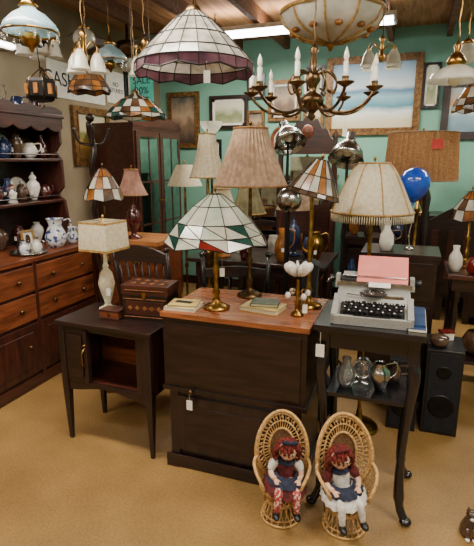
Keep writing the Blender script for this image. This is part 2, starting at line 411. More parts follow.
def typewriter():
    b=B(); w=.33
    side=[(-.155,0),(-.16,.03),(-.06,.062),(-.03,.095),(.0,.108),(.10,.108),(.15,.085),(.155,.02),(.15,0)]
    b.prism(side,-w/2,w/2,greyb,'yz')
    b.M=T(0,-.105,.052)@R(18,'X')
    b.box((0,-.002,.0),(w-.05,.10,.012),blk)
    for r in range(4):
        for k in range(11):
            b.lathe([(.0005,.018),(.0095,.018),(.010,.012),(.006,.004)],blk,8,c=(-.125+k*.0245+r*.004,-.035+r*.023,.002),)
            if (r+k)%2: b.lathe([(.0005,.0208),(.0035,.0208)],tagm,8,c=(-.125+k*.0245+r*.004,-.035+r*.023,.0))
    b.box((0,-.057,.004),(.16,.012,.012),blk); b.M=Matrix()
    for s in(-1,1): b.prism([(-.165,0),(-.17,.045),(-.055,.08),(-.03,.1),(-.03,0)],s*(w/2)-.013,s*(w/2)+.013,greyb,'yz')
    b.prism([(-.172,0),(-.176,.04),(-.16,.042),(-.155,0)],-w/2,w/2,greyb,'yz')
    b.M=T(0,-.0,.106); b.lathe([(.0005,.004),(.05,.003),(.065,.0)],blk,20); b.M=Matrix()
    for k in range(13):
        a=math.radians(200+k*11.6); b.tube([(.06*math.cos(a),.06*math.sin(a)+.01,.108),(.02*math.cos(a),.02*math.sin(a)+.02,.114)],.0015,chrome,4)
    b.tube([(-.05,-.045,.1),(-.12,-.04,.104)],.003,chrome,4)
    b.box((.09,-.035,.098),(.09,.003,.012),chrome)
    b.box((0,.075,.118),(.37,.05,.02),greyb); b.box((0,.05,.128),(.35,.006,.022),chrome)
    b.tube([(-.18,.075,.142),(.18,.075,.142)],.019,blk,16)
    for s in(-1,1):
        b.tube([(s*.18,.075,.142),(s*.19,.075,.142),(s*.192,.075,.142),(s*.212,.075,.142)],[.006,.006,.017,.017],blk,14)
        b.box((s*.172,.075,.142),(.02,.055,.05),greyb)
    b.tube(crv([(-.185,.06,.15),(-.2,.02,.16),(-.215,-.03,.15)]),.004,chrome,6)
    b.tube([(-.15,.058,.166),(.15,.058,.166)],.003,chrome,6)
    b.M=T(0,.115,.15)@R(-40,'X'); b.box((0,0,0),(.3,.006,.05),greyb); b.M=Matrix()
    for sx in(-1,1):
        for yy in (-.13,.12): b.lathe([(.012,-.0),(.012,.01)],blk,10,c=(sx*.13,yy,-.0),cap=True)
    b.M=T(.035,.105,.192)@R(38,'X'); b.box((0,.0,0),(.235,.16,.002),red); b.box((-.01,-.092,0),(.1,.03,.0015),tagm); b.M=Matrix()
    o=b.done('typewriter',(.58,1.965,.851),math.radians(-17),.0025); o.scale=(.9,.92,.95)
typewriter()

# ------------------------------------------------------------ wicker chairs and dolls
def peacock(loc,rz,s=1.0):
    b=B()
    def ring(r,z,t=.005): b.tube([(r*math.cos(a*TAU/24),r*math.sin(a*TAU/24),z) for a in range(24)],t,wick,6,closed=True)
    for r,z,t in((.088,.006,.006),(.083,.03,.004),(.06,.085,.006),(.062,.095,.004),(.085,.145,.004),(.095,.16,.007)): ring(r,z,t)
    n=18
    for k in range(n):
        for d in(-1,1):
            a=TAU*k/n
            pts=[(r*math.cos(a+d*q),r*math.sin(a+d*q),z) for r,z,q in((.088,.006,0),(.068,.055,.16),(.06,.085,.28),(.07,.115,.42),(.093,.158,.6))]
            b.tube(pts,.0028,wick,5,cap=False)
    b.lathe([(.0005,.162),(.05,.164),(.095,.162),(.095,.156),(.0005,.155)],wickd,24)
    def S(a,s_):
        x=.118*s_*math.sin(a); z=.305+.165*s_*math.cos(a); return (x,.085-3.2*x*x+.12*(z-.3),z)
    m=36
    for s_,t in((1,.009),(.93,.005),(.72,.004),(.5,.006)):
        b.tube([S(TAU*k/m,s_) for k in range(m)],t,wick,6,closed=True)
    for k in range(44):
        a=TAU*k/44; b.tube([S(a,.5),S(a+.05,.75),S(a,1)],.0027,wick,4,cap=False)
    for k in range(22):
        a=TAU*k/22; b.ball(S(a,.835),(.007,.003,.007),wick,6,4)
    vs=[S(0,0)]+[S(TAU*k/24,.5) for k in range(24)]
    vs=[(x,y+.003,z) for x,y,z in vs]
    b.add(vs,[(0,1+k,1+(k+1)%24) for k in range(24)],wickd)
    for sx in(-1,1):
        top=crv([S(sx*1.75,1),(sx*.125,-.0,.265),(sx*.112,-.05,.245),(sx*.085,-.075,.2),(sx*.075,-.058,.16)],6)
        b.tube(top,.008,wick,6)
        for k,q in enumerate(top[2:-2:2]):
            f=k/10; b.tube([q,(sx*(.09-.01*f),.06-.13*f,.16)],.0024,wick,4,cap=False)
    for sx in(-1,1): b.tube([(sx*.07,.06,.01),(sx*.085,.06,.16),S(sx*2.3,1)],.005,wick,6)
    o=b.done('wicker_peacock_chair',(loc[0],loc[1],0),rz); o.scale=(s,s,s); return o
def doll(loc,rz,dress,apron,sleeve,legm,s=1.0,lean=0,bow=None,nod=0):
    b=B(); z0=.168
    L_=R(lean,'Y'); b.M=L_
    b.lathe([(.0005,z0+.0),(.034,z0+.004),(.042,z0+.025),(.036,z0+.055),(.038,z0+.085),(.03,z0+.105),(.014,z0+.115),(.013,z0+.13)],dress,20,c=(0,.012,0),rm=lambda i,j:1+.12*abs(math.cos(TAU*i/20)))
    b.lathe([(.013,z0+.118),(.034,z0+.108),(.04,z0+.098)],apron,24,c=(0,.01,0),rm=lambda i,j:1+(.08*(i%2) if j==2 else 0))
    b.lathe([(.036,z0+.055),(.06,z0+.04),(.085,z0+.02),(.09,z0+.002)],dress,36,c=(0,-.012,0),rm=lambda i,j:(1+(.05 if i%2 else -.03)*j/3)*(1+.18*max(0,-math.sin(TAU*i/36))),zm=lambda i,j:-.012*j/3*max(0,-math.sin(TAU*i/36)))
    b.lathe([(.038,z0+.062),(.062,z0+.047),(.076,z0+.032)],apron,36,c=(0,-.02,0),rm=lambda i,j:(1+(.05 if i%2 else -.03)*j/3)*(1.08 if math.sin(TAU*i/36)<.2 else .7))
    for sx in(-1,1):
        b.tube(crv([(sx*.02,-.01,z0+.02),(sx*.03,-.06,z0+.022),(sx*.038,-.1,z0+.012),(sx*.04,-.112,z0-.02),(sx*.042,-.114,z0-.06)],4),[.02]*5+[.018]*5+[.015]*4+[.013]*3,legm,10)
        b.ball((sx*.044,-.128,z0-.072),(.015,.026,.013),blk,12,8)
        b.tube([(sx*.042-.014,-.114,z0-.055),(sx*.042+.014,-.114,z0-.055)],.004,blk,6)
        sh=(sx*.036,.01,z0+.096); el=(sx*.066,-.01,z0+.062); wr=(sx*.05,-.055,z0+.052)
        b.tube(crv([sh,(sx*.055,.002,z0+.085),el],4),[.014,.018,.021,.022,.021,.02,.018,.016,.014],sleeve,10)
        b.tube(crv([el,(sx*.062,-.035,z0+.053),wr],4),[.012]*4+[.011]*4+[.009],skin,10)
        b.ball((sx*.047,-.067,z0+.05),(.011,.015,.007),skin,10,6)
        for f in range(4): b.tube([(sx*(.041+f*.004),-.076,z0+.05),(sx*(.039+f*.0045),-.088+abs(f-1.5)*.002,z0+.047)],[.0032,.0026],skin,6)
        b.tube([(sx*.039,-.066,z0+.053),(sx*.031,-.075,z0+.052)],[.0035,.0028],skin,6)
    hz=z0+.165; hc=(0,0,hz)
    b.M=L_@T(0,0,z0+.125)@R(nod,'X')@T(0,0,-(z0+.125))
    b.ball(hc,(.041,.038,.045),skin,20,14); b.ball((0,-.012,hz-.018),(.03,.027,.022),skin,14,10)
    for sx in(-1,1):
        b.ball((sx*.015,-.036,hz+.003),(.006,.004,.0075),white,10,6); b.ball((sx*.015,-.0395,hz+.003),(.0036,.002,.0045),ink,8,6)
        b.tube(crv([(sx*.008,-.0375,hz+.014),(sx*.015,-.0375,hz+.017),(sx*.023,-.034,hz+.013)],3),.0011,hair,4)
        b.ball((sx*.022,-.033,hz-.013),(.007,.003,.006),pink,8,6); b.ball((sx*.041,.0,hz-.002),(.005,.007,.009),skin,8,6)
    b.ball((0,-.041,hz-.005),(.0045,.005,.005),redg,8,6)
    b.tube(crv([(-.011,-.037,hz-.018),(0,-.041,hz-.023),(.011,-.037,hz-.018)],4),.0014,redg,5)
    rnd=random.Random(5)
    for k in range(190):
        ph=rnd.uniform(-.5,PI/2); th=rnd.uniform(0,TAU)
        d=Vector((math.cos(ph)*math.cos(th),math.cos(ph)*math.sin(th),math.sin(ph)))
        if d.y<-.35 and d.z<.55: continue
        q=Vector(hc)+Vector((d.x*.047,d.y*.044,d.z*.051))
        q2=q+Vector((d.x*.009,d.y*.008,-.012+rnd.uniform(-.004,.004))); q3=q2+Vector((d.x*.004,d.y*.004-.002,-.012))
        b.tube([q,q2,q3],[.0065,.007,.004],hair,5)
    for sx in(-1,1):
        for k in range(9):
            o=rnd.uniform(-.01,.01); b.tube(crv([(sx*.042,o,hz+.01),(sx*(.056+o*.3),o-.004,hz-.02),(sx*(.05+o),o-.006,hz-.05)],3),.0055,hair,5)
    if bow:
        for sx in(-1,1): b.ball((sx*.018,-.02,hz+.053),(.018,.008,.011),bow,10,6)
        b.ball((0,-.022,hz+.053),.007,bow,8,6)
    b.M=Matrix()
    o=b.done('rag_doll',(loc[0],loc[1],0),rz); o.scale=(s,s,s); return o
peacock((.190,1.79),math.radians(-4),.94); doll((.190,1.79),math.radians(2),maroon,navy,whitecloth,redcloth,.98,4,nod=12,bow=navy)
peacock((.450,1.73),math.radians(2),.98); doll((.450,1.73),math.radians(8),whitecloth,navy,maroon,whitecloth,1.0,-6,nod=10,bow=maroon)

# ------------------------------------------------------------ lamps
def lamp(name,x,y,z0,sb,st,rb,rt,sm,pole=brass,e=1.0,pleat=0,n=48,base='floor',basem=None,trim=None,tag=None,fringe=0,square=False,lead_fn=None,rows=None,nl=12,scal=0,rz=0,tilt=0,basescale=1):
    b=B(); basem=basem or pole; L=sb-z0
    if base=='floor':
        b.lathe([(.0005,.0),(.11,.0),(.11,.012),(.09,.03),(.03,.045),(.018,.08),(.012,.12)],basem,28)
        pts=[(.011,.1)]; z=.12
        while z<L-.06:
            pts+= [(.011,z),(.011,z+.12)]
            if z+.3<L: pts+=[(.02,z+.135),(.02,z+.15),(.011,z+.165)]
            z+=.3
        pts=[p for p in pts if p[1]<L]; pts.append((.009,L+.02)); b.lathe(pts,pole,12)
    elif base=='candle':
        s=basescale
        b.lathe([(.0005,0),(.07*s,0),(.072*s,.008),(.05*s,.02),(.022*s,.032),(.014*s,.06),(.022*s,.08),(.012*s,.1),(.009,.16),(.02*s,.19),(.009,.21),(.012,L*.55),(.02*s,L*.6),(.01,L*.65),(.008,L+.02)],basem,24)
    elif base=='urn':
        s=basescale
        b.lathe([(.0005,0),(.065*s,0),(.065*s,.014),(.03*s,.025),(.02*s,.04),(.045*s,L*.3),(.06*s,L*.45),(.045*s,L*.62),(.018*s,L*.7),(.024*s,L*.74),(.01,L*.78),(.008,L+.02)],basem,24)
    b.M=T(0,0,L)@R(tilt,'Y')
    h=st-sb
    b.tube([(0,0,0),(0,0,h+.015)],.0035,pole,6); b.lathe([(.0005,.0),(.016,.002),(.016,.04),(.009,.05)],pole,12)
    b.ball((0,0,.05+min(.06,h*.35)),(.025,.025,.034),bulboff,12,8); b.ball((0,0,h+.022),(.008,.008,.012),pole,8,6)
    for k in range(3):
        a=TAU*k/3; b.tube([(0,0,h*.97),(rt*math.cos(a),rt*math.sin(a),h)],.0018,pole,4)
    if lead_fn: leaded(b,rows,nl,lead_fn,.0022,scal)
    else:
        K=10; prof=[(rt+(rb-rt)*(1-k/K)**e,h*k/K) for k in range(K+1)]
        if square:
            b.lathe([(r*1.3,z) for r,z in prof],sm,4,smooth=False); b.lathe([(rb*1.31,0),(rb*1.31,.012)],trim or sm,4,smooth=False); b.lathe([(rt*1.31,h-.012),(rt*1.31,h)],trim or sm,4,smooth=False)
        else:
            nn=pleat*2 if pleat else n
            b.lathe(prof,sm,nn,rm=(lambda i,j:1+(.035 if i%2 else -.02)) if pleat else None,smooth=not pleat)
            if trim:
                for (r,z) in((rb*1.02,0),(rt*1.03,h)): b.tube([(r*math.cos(TAU*k/40),r*math.sin(TAU*k/40),z) for k in range(40)],.005,trim,6,closed=True)
        if fringe:
            for k in range(110):
                a=TAU*k/110; b.tube([(rb*math.cos(a),rb*math.sin(a),0),(rb*1.01*math.cos(a),rb*1.01*math.sin(a),-fringe)],[.003,.0035],sm,4)
            for k in range(8):
                a=TAU*k/8; b.tube([((rt+(rb-rt)*(1-t/10)**e)*1.01*math.cos(a),(rt+(rb-rt)*(1-t/10)**e)*1.01*math.sin(a),h*t/10) for t in range(11)],.004,trim or sm,5)
    b.M=Matrix()
    if tag: b.tag(tag,.06)
    return b.done(name,(x,y,z0),rz)
ZC=.81
def lf1(i,j):
    if j==0: return greenish
    if j==1: return [greenish,milk][i%2]
    if j==2: return (milk,greenish) if i%3 else (teal_g,milk)
    return [(teal_g,milk),(milk,greenish),(milk,redg)][i%3]
lamp('leaded_glass_table_lamp',-.098,2.2,ZC,1.14,1.35,.238,.03,milk,base='candle',lead_fn=lf1,rows=[(.03,.21),(.10,.158),(.175,.085),(.216,.033),(.24,.0)],nl=12,scal=.02,tag=(.03,-.06,.27),basescale=.9)
lamp('pleated_shade_lamp',.066,2.418,ZC,1.378,1.65,.178,.08,tan,pole=dkbrass,e=1.15,pleat=36,base='candle',trim=tan2,basescale=.9)
def lf2(i,j): return [milk,amber,marble,bronzeg,milk,amber][i%6] if j<2 else bronzeg
lamp('striped_glass_lamp',.345,2.23,ZC,1.34,1.5,.125,.03,milk,base='candle',lead_fn=lf2,rows=[(.03,.165),(.08,.09),(.118,.02),(.126,.0)],nl=18,tilt=14,basescale=.9)
b=B()
b.lathe([(.0005,0),(.03,0),(.03,.01),(.014,.02),(.01,.05),(.016,.06),(.009,.075),(.007,.17)],brass,18)
for k in range(8):
    a=TAU*k/8
    b.M=T(0,0,.19)@R(math.degrees(a),'Z')@R(52,'Y'); b.ball((0,0,.04),(.024,.009,.04),white,10,8)
b.M=Matrix(); b.ball((0,0,.208),.02,gold)
for k in range(4):
    a=TAU*k/4+.4; b.tube(crv([(0,0,.1),(.03*math.cos(a),.03*math.sin(a),.12),(.05*math.cos(a),.05*math.sin(a),.1)]),.003,brass,5); b.ball((.052*math.cos(a),.052*math.sin(a),.1),(.014,.014,.016),white,10,6)
b.tag((.03,-.03,.1),.04); b.done('porcelain_flower_ornament',(.275,2.09,ZC))
def bk(b,c,w,d,h,rz,m):
    b.M=T(*c)@R(rz); b.box((0,0,.0015),(w,d,.003),m); b.box((0,0,h-.0015),(w,d,.003),m); b.box((0,-.0,h/2),(w-.008,d-.008,h-.004),paper); b.box((-w/2+.002,0,h/2),(.004,d,h),m); b.M=Matrix()
b=B(); bk(b,(0,0,0),.19,.13,.022,-28,ybook); bk(b,(.01,.01,.022),.13,.1,.016,-12,gbook); b.done('book_stack',(.125,2.18,ZC))
b=B(); bk(b,(0,0,0),.155,.13,.016,4,paper); bk(b,(.003,-.003,.016),.14,.11,.01,10,ybook); b.box((.0,0,.027),(.08,.03,.002),ink); b.done('magazine_stack',(-.255,2.215,ZC),RR)
def inlaid():
    b=B(); w,d,h=.25,.15,.19
    b.box((0,0,h*.36),(w,d,h*.72),dkwood); b.box((0,0,h*.86),(w+.008,d+.008,h*.26),redwood)
    for zc,hh in((h*.36,h*.5),):
        b.box((0,-d/2-.002,zc),(w-.04,.004,hh*.75),redwood)
        for k in range(5): b.M=T(-.08+k*.04,-d/2-.005,zc)@R(45,'Y'); b.box((0,0,0),(.02,.003,.02),inlay); b.M=Matrix()
        b.box((0,-d/2-.002,zc+hh/2),(w-.02,.006,.004),inlay); b.box((0,-d/2-.002,zc-hh/2),(w-.02,.006,.004),inlay)
    b.box((0,-d/2-.006,h*.86),(w-.03,.004,.004),inlay)
    for k in range(4):
        for q in range(2): b.M=T(-.08+k*.053,-.03+q*.06,h*.99+.001)@R(45); b.box((0,0,0),(.026,.026,.003),inlay); b.M=Matrix()
    b.box((0,-d/2-.006,h*.72),(.02,.004,.03),brass)
    b.done('inlaid_wooden_box',(-.455,2.43,.69),math.radians(-14),.002)
inlaid()
b=B(); b.box((0,0,.025),(.11,.08,.03),midwood); b.box((0,0,.045),(.115,.085,.01),redwood); b.box((0,0,.005),(.115,.085,.01),redwood); b.box((0,-.042,.03),(.016,.004,.014),brass)
b.done('cigar_box',(-.655,2.42,.69),math.radians(-18),.002)
lamp('square_shade_lamp',-.715,2.55,.69,1.03,1.185,.102,.095,cream,base='urn',basem=cream,square=True,trim=gold,rz=math.radians(20),tag=(0,-.07,.2),basescale=.75)
def lf3(i,j): return [milk,amber,milk,bronzeg][(i+j)%4] if j else amber
lamp('tiffany_floor_lamp',-.83,3.02,0,1.27,1.45,.12,.02,milk,pole=dkbrass,lead_fn=lf3,rows=[(.02,.18),(.06,.13),(.1,.06),(.12,0)],nl=12,scal=.015)
lamp('rose_shade_lamp',-.81,3.75,.9,1.24,1.43,.115,.05,pink,e=1.4,pleat=20,base='urn',basem=darkred,trim=gold)
lamp('white_shade_floor_lamp',-.46,4.3,0,1.28,1.46,.155,.07,cream,pole=brass)
lamp('bell_shade_floor_lamp',-.20,3.34,0,1.385,1.67,.12,.055,cream,e=1.5,trim=gold,pleat=18)
lamp('olive_shade_floor_lamp',.08,3.37,0,1.14,1.34,.12,.06,olive,pole=dkbrass,e=1.3,pleat=18,trim=gold)
lamp('fringed_shade_floor_lamp',.70,2.5,0,1.24,1.485,.205,.075,cream,pole=brass,e=.72,trim=gold,fringe=.045)
lamp('drum_shade_floor_lamp',1.27,3.4,0,1.365,1.68,.24,.22,tan2,pole=brass,pleat=40,trim=tan)
b=B(); b.box((0,0,0),(.07,.002,.06),redtag); b.tube([(0,.001,.03),(0,.004,.075),(0,.04,.08)],.001,string,4); o=b.done('price_card',(0,-.255,1.6)); o.parent=bpy.data.objects['drum_shade_floor_lamp']
b=B(); b.lathe([(.0005,0),(.12,0),(.12,.012),(.03,.03),(.011,.06),(.011,1.7),(.02,1.72),(.02,1.75)],dkbrass,20)
b.lathe([(.02,1.75),(.06,1.77),(.1,1.82),(.11,1.86)],milk,28); b.done('torchiere_lamp',(-.25,4.85,0))
def reflector(x,y,z,yaw,pitch,r=.11,name='reflector_floor_lamp'):
    b=B(); b.lathe([(.0005,0),(.1,0),(.1,.012),(.02,.03),(.009,.05),(.009,z-.02)],iron,20)
    b.M=T(0,0,z)@R(yaw,'Z')@R(pitch,'X')
    b.lathe([(.0005,-.12),(.028,-.118),(.032,-.07),(.05,-.055),(r*.85,0),(r,.06),(r*1.03,.062),(r*.83,.0),(.045,-.045),(.0005,-.045)],chrome,32)
    b.ball((0,0,-.005),(.03,.03,.04),bulboff); b.M=Matrix(); b.ball((0,0,z-.03),.018,iron)
    return b.done(name,(x,y,0))
reflector(.32,3.12,1.64,20,140,.1); reflector(.66,2.95,1.55,-30,150,.105)
b=B(); b.lathe([(.0005,0),(.09,0),(.09,.012),(.02,.03),(.008,.05),(.008,1.22)],iron,20); b.ball((0,0,1.27),.075,chrome,24,16); b.lathe([(.03,1.34),(.02,1.37),(.0005,1.38)],iron,16)
b.done('globe_floor_lamp',(.31,2.88,0))

# ------------------------------------------------------------ hanging lights
def hang(name,x,y,zbase,fn,ch=dkbrass):
    b=B(); top=fn(b); chain(b,top,CEIL-zbase,ch); b.done(name,(x,y,zbase))
def f(b):
    leaded(b,[(.03,.19),(.075,.157),(.135,.1),(.19,.045),(.222,.008),(.226,-.02)],20,lambda i,j:mauve if j==4 else marble,.0024,.014)
    b.lathe([(.0005,.215),(.02,.21),(.034,.19),(.034,.185)],dkbrass,20); b.ball((0,0,.06),.035,bulboff)
    b.tube([(0,0,.08),(0,0,.21)],.008,dkbrass,6); b.tag((.06,-.215,-.02),.03); return .21
hang('leaded_glass_pendant',-.162,1.95,1.845,f)
def f(b):
    b.lathe([(.0005,0),(.012,.008),(.018,.02),(.01,.03),(.03,.05),(.05,.075),(.055,.095),(.035,.115),(.015,.125),(.02,.15),(.035,.175),(.03,.2),(.012,.22),(.018,.25),(.012,.28),(.022,.3),(.008,.32)],dkbrass,24)
    for k in range(9):
        a=TAU*k/9+.15; c_,s_=math.cos(a),math.sin(a)
        pr=[(.03,.09),(.08,.045),(.15,.03),(.22,.05),(.27,.095),(.28,.12)]
        b.tube([(v.x*c_,v.x*s_,v.z) for v in crv([(r,0,z) for r,z in pr],6)],.0065,dkbrass,8)
        pr=[(.02,.2),(.07,.21),(.11,.17),(.1,.12),(.07,.13)]
        b.tube([(v.x*c_,v.x*s_,v.z) for v in crv([(r,0,z) for r,z in pr],6)],.0045,dkbrass,6)
        c=(.28*c_,.28*s_,.12)
        b.lathe([(.006,-.012),(.02,-.004),(.036,.006),(.037,.01),(.012,.006),(.014,.022),(.014,.03)],dkbrass,18,c=c)
        b.lathe([(.0105,.03),(.0105,.085),(.0005,.087)],white,12,c=c)
        b.lathe([(.005,.085),(.011,.1),(.009,.115),(.0005,.14)],bulboff,10,c=c)
    b.tag((.15,-.02,.02),.05); return .31
hang('brass_chandelier',.342,2.3,1.675,f)
def f(b):
    b.lathe([(.0005,0),(.02,.004),(.10,.02),(.18,.05),(.235,.09),(.255,.13),(.26,.15)],milk,40,rm=lambda i,j:1+.03*math.cos(TAU*i/40*10)*(j/6))
    for k in range(10):
        a=TAU*k/10; b.tube([(r*1.03*math.cos(a),r*1.03*math.sin(a),z-.002) for r,z in((.02,.002),(.1,.018),(.18,.048),(.235,.088),(.262,.14))],.006,gold,6)
        b.ball((.2*math.cos(a+.31),.2*math.sin(a+.31),.055),(.022,.022,.014),amber,10,6)
        if k%2==0: b.tube([(.262*math.cos(a),.262*math.sin(a),.15),(.02*math.cos(a),.02*math.sin(a),.32)],.0025,brass,4)
    b.tube([(.263*math.cos(TAU*k/40),.263*math.sin(TAU*k/40),.15) for k in range(40)],.01,gold,8,closed=True)
    b.lathe([(.0005,-.035),(.01,-.03),(.018,-.012),(.025,.0)],brass,14); b.lathe([(.02,.31),(.035,.33),(.01,.35)],brass,14)
    return .34
hang('ornate_bowl_pendant',.49,2.72,2.09,f)
def hurr(gl):
    def f(b):
        b.lathe([(.0005,0),(.008,.005),(.012,.02),(.03,.03),(.042,.05),(.035,.07),(.015,.08)],brass,20)
        b.lathe([(.02,.08),(.028,.1),(.02,.15),(.018,.2)],clear,16)
        b.lathe([(.11,.075),(.118,.08),(.105,.11),(.07,.145),(.035,.165),(.03,.175)],gl,32,rm=lambda i,j:1+.025*math.cos(TAU*i/32*8)*(j<2))
        b.tube([(.113*math.cos(TAU*k/32),.113*math.sin(TAU*k/32),.078) for k in range(32)],.005,brass,6,closed=True)
        for k in range(12):
            a=TAU*k/12; b.ball((.112*math.cos(a),.112*math.sin(a),.055),(.005,.005,.016),clear,8,6)
        b.lathe([(.03,.175),(.04,.18),(.02,.2),(.01,.23)],brass,16); return .23
    return f
hang('hurricane_pendant_lamp',-.87,2.2,1.945,hurr(bluemilk),brass)
hang('hurricane_pendant_lamp',-.86,3.5,2.08,hurr(bluemilk),brass)
def tulips(n,r,sc=1):
    def f(b):
        b.lathe([(.0005,-.02),(.014,-.01),(.025,.01),(.014,.03),(.01,.1),(.02,.12),(.006,.14)],brass,16)
        for k in range(n):
            a=TAU*k/n+.5; c_,s_=math.cos(a),math.sin(a)
            b.tube([(v.x*c_,v.x*s_,v.z) for v in crv([(.01,0,.05),(r*.6,0,.09),(r,0,.07),(r,0,.04)],5)],.004,brass,6)
            b.lathe([(.013,.04),(.02,.03),(.034*sc,.0),(.038*sc,-.03),(.048*sc,-.055)],milk,20,c=(r*c_,r*s_,0),rm=lambda i,j:1+.06*(i%2)*(j==4))
            b.lathe([(.016,.045),(.016,.03)],brass,12,c=(r*c_,r*s_,0))
        return .14
    return f
hang('tulip_glass_chandelier',-.77,2.6,1.99,tulips(3,.065))
hang('tulip_glass_chandelier',-.50,2.8,2.0,tulips(2,.045,.9))
hang('tulip_glass_chandelier',-1.22,3.2,2.18,tulips(4,.09,1))
def shade_p(mats,R_,H,n,scal=.012):
    def f(b):
        leaded(b,[(.02,H),(R_*.5,H*.72),(R_*.82,H*.35),(R_*.97,H*.12),(R_,0)],n,lambda i,j:mats[(i+j)%len(mats)] if j<3 else mats[(i*2)%len(mats)],.002,scal)
        b.lathe([(.022,H),(.02,H+.012),(.006,H+.03)],dkbrass,14); b.ball((0,0,H*.4),.025,bulboff); b.tube([(0,0,H*.5),(0,0,H)],.006,dkbrass,5); return H+.02
    return f
hang('brown_leaded_pendant',-.885,3.05,1.90,shade_p([bronzeg,amber,bronzeg],.125,.15,14))
hang('tiffany_pendant',-.60,3.0,1.75,shade_p([milk,amber,teal_g,milk,bronzeg],.18,.13,18))
hang('amber_leaded_pendant',1.36,2.9,1.78,shade_p([milk,bronzeg,amber],.12,.17,14))
def f(b):
    b.lathe([(.04,.12),(.07,.115),(.075,.1),(.075,.03),(.06,.01),(.0005,0)],iron,6,smooth=False)
    for k in range(6):
        a=TAU*k/6; b.tube([(.076*math.cos(a),.076*math.sin(a),.02),(.07*math.cos(a),.07*math.sin(a),.11),(.01,0,.17)],.004,dkbrass,5)
        a+=PI/6; b.box((.066*math.cos(a),.066*math.sin(a),.065),(.02,.02,.05),amber)
    return .165
hang('iron_lantern',-1.0,2.6,1.785,f,iron); hang('iron_lantern',-1.12,2.85,2.1,f,iron)
def f(b):
    b.lathe([(.115,0),(.12,.006),(.1,.035),(.06,.06),(.035,.07)],milk,48,rm=lambda i,j:1+.02*(i%2))
    b.lathe([(.036,.07),(.045,.085),(.03,.11),(.012,.13),(.018,.15),(.006,.17)],brass,18); b.ball((0,0,.01),.03,bulboff); return .165
hang('ribbed_glass_pendant',1.0,2.35,1.85,f,brass)
hang('ribbed_glass_pendant',-.28,3.6,2.06,f,brass)
def f(b): b.ball((0,0,.07),(.08,.08,.07),milk,24,14);b.lathe([(.035,.13),(.045,.145),(.01,.17)],brass,16);return .17
hang('glass_globe_pendant',1.6,3.6,2.15,f,brass); hang('glass_globe_pendant',-1.1,3.75,2.28,f,brass)
hang('tulip_glass_chandelier',.95,3.4,2.15,tulips(4,.11,1.1))
b=B()
b.lathe([(.0005,-.1),(.04,-.09),(.06,-.06),(.09,-.03),(.1,0),(.09,.04),(.03,.06),(.012,.07),(.012,.3)],dkbrass,24)
b.lathe([(.0005,-.2),(.05,-.19),(.075,-.15),(.06,-.11),(.035,-.09)],milk,20)
for k in range(5):
    b.M=R(k*72+15)@R(10,'X'); b.box((.14,0,.0),(.12,.03,.006),dkbrass)
    b.prism([(.18,-.05),(.5,-.065),(.56,-.04),(.56,.04),(.5,.065),(.18,.05)],-.004,.004,redwood,'xy')
b.M=Matrix(); b.lathe([(.02,.27),(.06,.3)],dkbrass,20); b.done('ceiling_fan',(-.95,4.5,2.45))

# ------------------------------------------------------------ left: hutch
def hutch():
    b=B(); w,d=1.3,.5; h0=.88
    b.box((0,0,.46),(w-.03,d-.03,.80),redwood); b.box((0,-.0,h0-.015),(w+.01,d+.01,.03),midwood)
    b.box((0,-.0,.04),(w,d,.08),redwood)
    y=-d/2+.01
    for k in range(2):
        x0=-w/2+.03+k*(w/2-.03); cw=w/2-.03; x=x0+cw/2
        for z0,z1 in((.66,.83),(.47,.64)):
            b.box((x,y-.006,(z0+z1)/2),(cw-.03,.02,z1-z0),midwood)
            for s in(-.25,.25): b.ball((x+s*cw,y-.028,(z0+z1)/2),(.016,.014,.016),dkbrass,10,6)
        b.box((x,y-.006,.275),(cw-.03,.02,.34),redwoodV); b.box((x,y-.018,.275),(cw-.14,.008,.24),redwoodV); b.ball((x+.2,y-.025,.3),.014,dkbrass)
    for xx in(-w/2+.015,0,w/2-.015): b.box((xx,y,.46),(.03,.03,.8),redwoodV)
    yb=d/2; D=.28
    b.box((0,yb-.008,1.33),(w-.04,.016,.9),dkwood)
    for s in(-1,1):
        poly=[(yb,h0),(yb,1.8),(yb-D,1.8),(yb-D,1.62),(yb-D+.05,1.56),(yb-D,1.5),(yb-D,1.3),(yb-D+.06,1.24),(yb-D,1.2),(yb-D-.02,1.05),(yb-D+.04,h0)]
        b.prism([(a,c) for a,c in poly],s*(w/2-.025)-.012,s*(w/2-.025)+.012,redwoodV,'yz')
    for z in(1.2,1.5): b.box((0,yb-D/2,z),(w-.07,D-.02,.02),redwood); b.box((0,yb-D+.03,z+.04),(w-.07,.006,.008),dkwood)
    b.box((0,yb-D/2,1.81),(w+.02,D+.04,.025),redwood)
    poly=[(-w/2,1.8)]+[(-w/2+w*t/48,1.73-.03*abs(math.sin(PI*t/6))) for t in range(49)]+[(w/2,1.8)]
    b.prism(poly,yb-D-.01,yb-D+.008,redwood)
    poly=[(-w/2,1.82)]+[(-w/2+w*t/48,1.85+.03*abs(math.sin(PI*t/8))) for t in range(49)]+[(w/2,1.82)]
    b.prism(poly,yb-D-.015,yb-D+.003,redwood)
    x,y=W(-2.55,2.43); return b.done('china_hutch',(x,y,0),RL,.003)
H=hutch()
i=0
for z in(1.21,1.51):
    for q in(2.5,2.62,2.74,2.86,2.98):
        x,y=W(-2.64,q); vase(['stoneware_jug','ceramic_vase','teapot','sugar_bowl'][i%4],x,y,z,VP[(i*3+1)%4],[darkred,bluegl,brownc,white,darkred][i%5],handle=i%2==0,spout=i%4==2,lid=i%4>=2,tagz=.06 if i%2 else None,parent=H); i+=1
